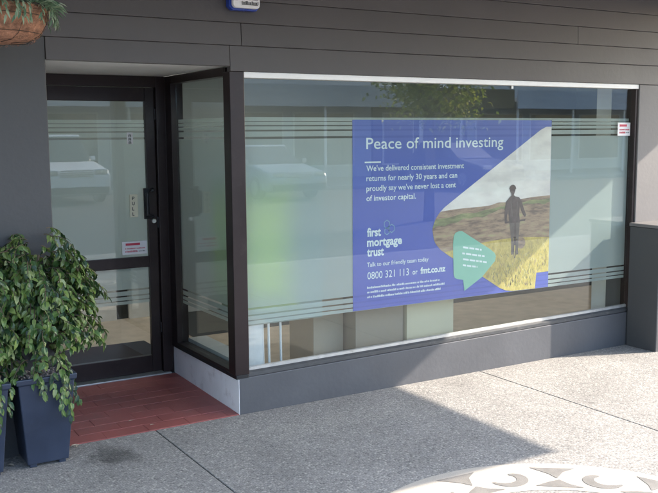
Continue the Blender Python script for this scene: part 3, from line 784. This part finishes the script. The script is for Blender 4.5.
# ================================================================== PLANTERS
def leaf(bm, p, d, nrm, L_, W_):
    """pointed oval leaf folded along its midrib and curling down at the tip"""
    d = d.normalized(); s = d.cross(nrm).normalized(); n = s.cross(d)
    a = bm.verts.new(p); m1 = bm.verts.new(p+d*L_*.3); m2 = bm.verts.new(p+d*L_*.66-n*L_*.04); t = bm.verts.new(p+d*L_-n*L_*.16)
    for q in (-1, 1):
        e1 = bm.verts.new(p+d*L_*.26+s*q*W_*.48+n*W_*.16); e2 = bm.verts.new(p+d*L_*.62+s*q*W_*.42+n*(W_*.12-L_*.04))
        if q < 0: bm.faces.new((a, m1, e1)); bm.faces.new((m1, m2, e2, e1)); bm.faces.new((m2, t, e2))
        else: bm.faces.new((a, e1, m1)); bm.faces.new((m1, e1, e2, m2)); bm.faces.new((m2, e2, t))
def fig(cx, cy, seed, lab, plab, big=True):
    rr = random.Random(seed)
    pt = tag(empty('planter_pot', (cx, cy, 0)), plab, 'planter', 'square navy planter pots')
    bm = bmesh.new()
    h = .455; b0, b1 = .099, .137
    def ring(hw, z): return [bm.verts.new((sx*hw, sy*hw, z)) for sx, sy in ((-1,-1),(1,-1),(1,1),(-1,1))]
    R = [ring(b0, .018), ring(b1-.004, h-.03), ring(b1+.006, h-.028), ring(b1+.008, h), ring(b1-.012, h), ring(b1-.018, h-.07)]
    for i in range(len(R)-1):
        for k in range(4): bm.faces.new((R[i][k], R[i][(k+1)%4], R[i+1][(k+1)%4], R[i+1][k]))
    bm.faces.new(R[0][::-1]); bm.faces.new(R[-1])
    obj('pot_body', bm, MT['pot'], pt, .007)
    for sx, sy in ((-1,-1),(1,-1),(1,1),(-1,1)):
        bx('foot', sx*.07-.017, sx*.07+.017, sy*.07-.017, sy*.07+.017, 0, .0178, MT['pot'], pt, .003)
    bm = bmesh.new()
    for k in range(150):
        x, y = rr.uniform(-.105,.105), rr.uniform(-.105,.105); s = rr.uniform(.006,.012); z = h-.028+rr.uniform(0,.012)
        mtx = Matrix.Translation((x,y,z)) @ Matrix.Rotation(rr.uniform(0,3), 4, 'Z') @ Matrix.Diagonal((s*rr.uniform(.8,1.4), s, s*.7, 1))
        bmesh.ops.create_icosphere(bm, subdivisions=1, radius=1, matrix=mtx)
    box(bm, -.112,.112,-.112,.112,h-.05,h-.028)
    tag(obj('pebbles', bm, MT['soil'], pt), kind='stuff')
    pl = tag(empty('potted_fig', (cx, cy, h-.028)), lab, 'plant', 'leafy figs in navy planters')
    bm = bmesh.new()
    tube(bm, [(0,0,0),(.01,0,.15),(-.01,.01,.35),(.02,0,.6)], [.014,.012,.010,.006], 8)
    tube(bm, [(.01,0,.1),(.05,-.02,.25),(.08,-.03,.45)], [.009,.008,.005], 7)
    tube(bm, [(0,0,.12),(-.06,-.01,.3),(-.09,.0,.5)], [.009,.008,.005], 7)
    obj('trunk', bm, MT['bark'], pl, smooth=True)
    bt = bmesh.new(); bl = bmesh.new(); KEEP.append(bl)
    for k in range(340):
        # start on an ellipsoid shell, droop outwards
        th = rr.uniform(0, 2*PI); ph = math.acos(rr.uniform(-.98, 1)); q = rr.uniform(.2, .88)
        st = Vector((.25*math.sin(ph)*math.cos(th)*q, .20*math.sin(ph)*math.sin(th)*q, .40+.40*math.cos(ph)*q))
        out = Vector((math.cos(th), math.sin(th), 0))
        L_ = rr.uniform(.10, .20) * (1 if st.z > .2 else .8)
        ptz = [st]
        v = (out*.8+Vector((0,0,rr.uniform(-.1,.7)))).normalized()
        nseg = 7
        for s in range(nseg):
            v = (v+Vector((rr.uniform(-.15,.15), rr.uniform(-.15,.15), -.26))).normalized()
            nx = ptz[-1]+v*L_/nseg
            # keep clear of the wall behind
            if cy+nx.y > -.035: nx.y = -.035-cy - rr.uniform(0,.02)
            if nx.z < .0 and s > 1: break
            ptz.append(nx)
        tube(bt, ptz, [.0022]*len(ptz), 4)
        for s, p in enumerate(ptz[1:]):
            for side in (-1, 1, .3):
                if rr.random() < .2: continue
                dr = (v.cross(Vector((0,0,1)))*side*rr.uniform(.3,1)+Vector((rr.uniform(-.7,.7),rr.uniform(-.7,.7),rr.uniform(-1.3,-.3)))+out*.3)
                nn = (out+Vector((rr.uniform(-.8,.8), rr.uniform(-.8,.8), rr.uniform(.0,1.6)))).normalized()
                leaf(bl, p, dr, nn, rr.uniform(.026,.054), rr.uniform(.015,.030))
    # a few long trailers hanging over the rim
    for (x, y, l) in ((.03,-.14,.20),(.07,-.15,.15),(.13,-.10,.18),(-.04,-.15,.12),(.10,-.145,.24)):
        ptz = [Vector((x*.6, y*.6, .08)), Vector((x, y, .07))]
        for s in range(8): ptz.append(ptz[-1]+Vector((rr.uniform(-.012,.014), rr.uniform(-.01,.004), -l/8)))
        tube(bt, ptz, .0018, 4)
        for p in ptz[2:]:
            for q in range(2): leaf(bl, p, Vector((rr.uniform(-.6,.6), rr.uniform(-.5,.1), -1)), Vector((rr.uniform(-.5,.5), -1, .4)), rr.uniform(.03,.05), rr.uniform(.016,.024))
    tag(obj('twigs', bt, MT['bark'], pl), kind='stuff')
    tag(obj('foliage', bl, MT['fig'], pl), kind='stuff')
fig(-1.140, -.130, 11, 'bushy weeping fig with drooping leaves in the navy pot beside the red entry floor', 'square navy pot nearest the red entry floor')
fig(-1.455, -.150, 23, 'second weeping fig, cut by the edge of the photo, beyond the first', 'second navy pot, cut by the edge of the photo')
# dry leaves and scraps on the ground
for i, (x, y, a, s) in enumerate(((-.98,-.035,.3,.05), (-.955,-.06,1.2,.035), (-1.29,-.16,2.2,.045), (-.60,.18,.2,.03), (-.52,.06,.0,.028))):
    bm = bmesh.new(); KEEP.append(bm)
    leaf(bm, Vector((0,0,.004)), Vector((1,0,.12)), Vector((0,0,1)), s, s*.42)
    lab = ('curled dry leaf lying at the foot of the nearer navy pot', 'small dry twiggy leaf close to the pot at the edge of the red tiles', 'pale crumpled leaf between the two navy pots', 'tiny pale scrap on the red tiles, farther from the footpath', 'tiny pale scrap on the red tiles by the footpath edge')[i]
    o = obj('fallen_leaf', bm, MT['litter'], None, loc=(x, y, .003 if y < 0 else .008+.022*y), rot=(0,0,a))
    tag(o, lab, 'leaf', 'fallen leaves at the entry')

# ================================================================== HANGING BASKET
BX, BY, BZ = -1.40, -.60, 2.125
hb = tag(empty('hanging_basket', (BX, BY, BZ-.14)), 'coir lined wire hanging basket with trailing green plants under the verandah', 'hanging basket')
bm = bmesh.new(); lathe(bm, [(.10,-.0),(.17,.006),(.215,.03),(.242,.075),(.252,.14),(.235,.142),(.225,.12)], 40)
bm.verts.ensure_lookup_table()
for v in bm.verts:
    n_ = noise.noise(v.co*16); v.co.x *= 1+n_*.035; v.co.y *= 1+n_*.035
liner = obj('coir_liner', bm, MT['coir'], hb, smooth=True)
bm = bmesh.new()
for rr_, z in ((.223,.032),(.254,.100),(.259,.142)):
    tube(bm, [(rr_*math.cos(2*PI*k/32), rr_*math.sin(2*PI*k/32), z) for k in range(33)], .0013 if z < .14 else .003, 5)
for k in range(9):
    a = 2*PI*k/9+.25
    tube(bm, [(q*math.cos(a), q*math.sin(a), z) for q, z in ((.10,-.004),(.175,.002),(.22,.028),(.248,.072),(.258,.142))], .0014, 5)
obj('wire_frame', bm, MT['wire'], hb)
bm = bmesh.new(); KEEP.append(bm); rq = random.Random(31)
for k in range(2600):                                   # loose coir fibres
    a = rq.uniform(0, 2*PI); z = rq.uniform(.0, .145); q = .17+.085*min(1, max(0, z/.11))**.55+rq.uniform(-.002,.004)
    p = Vector((q*math.cos(a), q*math.sin(a), z)); d = Vector((-math.sin(a), math.cos(a), rq.uniform(-.5,.5))).normalized()*rq.uniform(.010,.03); o_ = Vector((math.cos(a), math.sin(a), 0))*.003
    V = [bm.verts.new(v) for v in (p, p+d*.5+o_, p+d, p+d*.5+o_+Vector((0,0,.0016)))]; bm.faces.new(V)
tag(obj('coir_fibres', bm, MT['coir'], hb), kind='stuff')
for k in range(3):
    a = 2*PI*k/3+.5; bm = bmesh.new(); n_ = 26
    p0, p1 = Vector((.257*math.cos(a), .257*math.sin(a), .142)), Vector((0,0,.50))
    for j in range(n_):
        p = p0.lerp(p1, (j+.5)/n_); d = (p1-p0).normalized(); s = (Vector((0,0,1)).cross(d) if j % 2 else d.cross(Vector((0,0,1)).cross(d))).normalized()
        L_ = (p1-p0).length/n_*.62
        tube(bm, [p+d*L_*math.cos(t)+s*.005*math.sin(t) for t in (2*PI*q/8 for q in range(9))], .0011, 4)
    obj('chain', bm, MT['wire'], hb)
bm = bmesh.new(); tube(bm, [(0,0,.49),(0,0,.614)], .003, 6); obj('hook', bm, MT['wire'], hb)
bm = bmesh.new(); KEEP.append(bm); rr = random.Random(8)
for k in range(420):
    a = rr.uniform(0, 2*PI); q = .25*math.sqrt(rr.random()); p = Vector((q*math.cos(a), q*math.sin(a), .13))
    out = Vector((math.cos(a), math.sin(a), 0)); v = (out*rr.uniform(.2,1.0)*(q/.25)+Vector((0,0,rr.uniform(.3,1.2)))).normalized()
    for s in range(4):
        leaf(bm, p, v+Vector((rr.uniform(-.5,.5),rr.uniform(-.5,.5),0)), Vector((rr.uniform(-1,1),rr.uniform(-1,1),1)), rr.uniform(.03,.055), rr.uniform(.008,.013))
        p = p+v*.022; v = (v+out*.2+Vector((0,0,-.38))).normalized()
for k in range(60):
    a = rr.uniform(0, 2*PI); p = Vector((.25*math.cos(a), .25*math.sin(a), .15)); out = Vector((math.cos(a), math.sin(a), 0)); v = out
    for s in range(7):
        leaf(bm, p, v+Vector((rr.uniform(-.6,.6),rr.uniform(-.6,.6),-.2)), out+Vector((0,0,1)), rr.uniform(.025,.045), .010)
        v = (v+Vector((rr.uniform(-.2,.2),rr.uniform(-.2,.2),-.5))).normalized(); p = p+v*.013
tag(obj('trailing_foliage', bm, MT['succ'], hb), kind='stuff')

# ================================================================== ACROSS THE STREET (seen in the glass)
def car(loc, rz, paint, lab, L_=4.3, H=1.45, suv=False):
    t = tag(empty('parked_car', loc, rz), lab, 'car', 'cars parked in the street')
    m = mat('car paint '+paint, {'white':(.8,.8,.8),'silver':(.5,.51,.53),'dark':(.03,.035,.05)}[paint], .25, .0 if paint == 'white' else .4, spec=.7)
    hl = L_/2; zb = .30; belt = .92 if not suv else 1.05
    body = [(-hl, zb+.05), (-hl, belt-.25), (-hl+.06, belt-.05), (-hl+.9, belt+.02), (hl-1.1, belt), (hl-.12, belt-.18), (hl, belt-.32), (hl, zb+.05), (hl-.1, zb-.06), (-hl+.1, zb-.06)]
    bm = bmesh.new(); prism(bm, body, 1, -.86, .86)
    for v in bm.verts:
        if v.co.z > belt-.1: v.co.y *= .95
    obj('body', bm, m, t, .06)
    cab = [(-hl+(.12 if suv else .5), belt+.005), (-hl+(.3 if suv else .95), H-.02), (-hl+1.3, H), (hl-2.0, H-.02), (hl-1.25, belt+.005)]
    bm = bmesh.new(); prism(bm, cab, 1, -.76, .76)
    for v in bm.verts:
        if v.co.z > H-.1: v.co.y *= .86
    obj('cabin', bm, MT['dark_glass'], t, .05)
    bm = bmesh.new(); prism(bm, [(cab[1][0]-.02, H-.03), (cab[1][0]+.05, H+.015), (cab[3][0]-.05, H+.015), (cab[3][0]+.03, H-.04)], 1, -.66, .66); obj('roof', bm, m, t, .03)
    for sx in (-hl+.8, hl-.85):
        for sy in (-.80, .80):
            wl = bmesh.new(); tube(wl, [(0,-.1,0),(0,.1,0)], .32, 28); wo = obj('wheel', wl, MT['black'], t, .02, loc=(sx, sy, .32))
            rm = bmesh.new(); tube(rm, [(0,-.108,0),(0,.108,0)], .2, 20); obj('rim', rm, MT['chrome'], wo)
    for sy in (-.62, .62):
        bx('headlight', hl-.03, hl+.012, sy-.16, sy+.16, belt-.30, belt-.17, MT['chrome'], t, .02)
        bx('tail_light', -hl-.012, -hl+.03, sy-.15, sy+.15, belt-.24, belt-.10, MT['red_ink'], t, .02)
    bm = bmesh.new()
    for k in range(4): box(bm, hl-.02, hl+.015, -.42, .42, belt-.36+k*.05, belt-.335+k*.05)
    obj('grille', bm, MT['chrome'], t)
    bx('bumper', hl-.02, hl+.06, -.8, .8, zb-.02, zb+.14, MT['black'], t, .03)
    for sy in (-.9, .9): bx('mirror', .55, .68, sy-.07, sy+.07, belt+.02, belt+.14, m, t, .02)
    return t
car((4.1, -18.2, -.13), PI/2, 'white', 'white four wheel drive parked across the street, mirrored in the door', 4.6, 1.75, True)
car((9.4, -18.0, -.13), PI/2, 'silver', 'silver hatchback parked across the street, mirrored left of the poster', 4.0, 1.42)
car((16.5, -18.2, -.13), PI/2, 'dark', 'dark sedan parked farthest along the street', 4.3, 1.42)
# street tree
tr = tag(empty('street_tree', (8.75, -9.6, -.13)), 'sunlit street tree with yellow green leaves, mirrored at the top of the window', 'tree')
bm = bmesh.new(); tube(bm, [(0,0,0),(.03,0,1.2),(-.02,.03,2.2),(.05,0,3.4)], [.12,.1,.08,.03], 10)
rr = random.Random(4)
limbs = []
for k in range(9):
    a = k*2.4; p = Vector((0,0,1.7+.17*k)); e = p+Vector((math.cos(a)*.75, math.sin(a)*.75, .55)); limbs.append(e); tube(bm, [p, p.lerp(e,.5)+Vector((0,0,.08)), e], [.045,.03,.012], 6)
obj('trunk', bm, MT['bark'], tr, smooth=True)
bm = bmesh.new(); KEEP.append(bm)
for e in limbs+[Vector((0,0,3.6)), Vector((.2,.1,3.1)), Vector((-.2,-.1,2.7))]:
    for k in range(420):
        p = e+Vector((rr.gauss(0,.26), rr.gauss(0,.26), rr.gauss(0,.24)))
        leaf(bm, p, Vector((rr.uniform(-1,1),rr.uniform(-1,1),rr.uniform(-1,.4))), Vector((rr.uniform(-1,1),rr.uniform(-1,1),1)), rr.uniform(.07,.12), rr.uniform(.04,.06))
tag(obj('crown', bm, MT['tree'], tr), kind='stuff')
# shops opposite
MT['opp'] = mat('opposite wall paint', (.55,.58,.60), .7, var=.06, vs=.6)
MT['opp2'] = mat('opposite fascia paint', (.55,.62,.72), .6, var=.05, vs=.6)
MT['opp3'] = mat('opposite brick wall', (.20,.16,.10), .8, var=.1, vs=1)
for i, (x0, x1, h, m, f, lab) in enumerate(((-22, 4, 5.2, 'opp', 'opp2', 'grey shop across the street at the near end'), (4.1, 17.0, 4.4, 'opp', 'opp', 'long pale grey shop across the street with a verandah'), (17.1, 21.6, 3.6, 'opp3', 'opp3', 'narrow brown shop across the street behind the tree'), (21.7, 46, 5.0, 'opp', 'opp2', 'blue fascia shop across the street at the far end'))):
    b = tag(empty('opposite_shop', (0,0,0)), lab, 'shop', 'shops across the street')
    bx('wall', x0, x1, -32, -24, -.2, h, MT[m], b)
    bx('parapet', x0-.02, x1+.02, -24.1, -23.95, h-.3, h+.1, MT['white'], b, .01)
    bx('canopy', x0+.05, x1-.05, -23.94, -21.2, 2.75, 2.9, MT['soffit'], b)
    bx('canopy_fascia', x0+.05, x1-.05, -21.19, -21.1, 2.5, 3.2, MT[f], b)
    n_ = max(2, int((x1-x0)/3))
    for k in range(n_):
        a = x0+.4+k*(x1-x0-.8)/n_; c = a+(x1-x0-.8)/n_-.4
        wf = bx('window', a, c, -23.99, -23.93, .4, 2.4, MT['white'], b)
        bx('pane', a+.06, c-.06, -23.925, -23.92, .46, 2.34, MT['dark_glass'], wf)
        bm = bmesh.new(); tube(bm, [(a-.2, -21.3, -.02), (a-.2, -21.3, 2.749)], .05, 8); obj('canopy_post', bm, MT['white'], b)
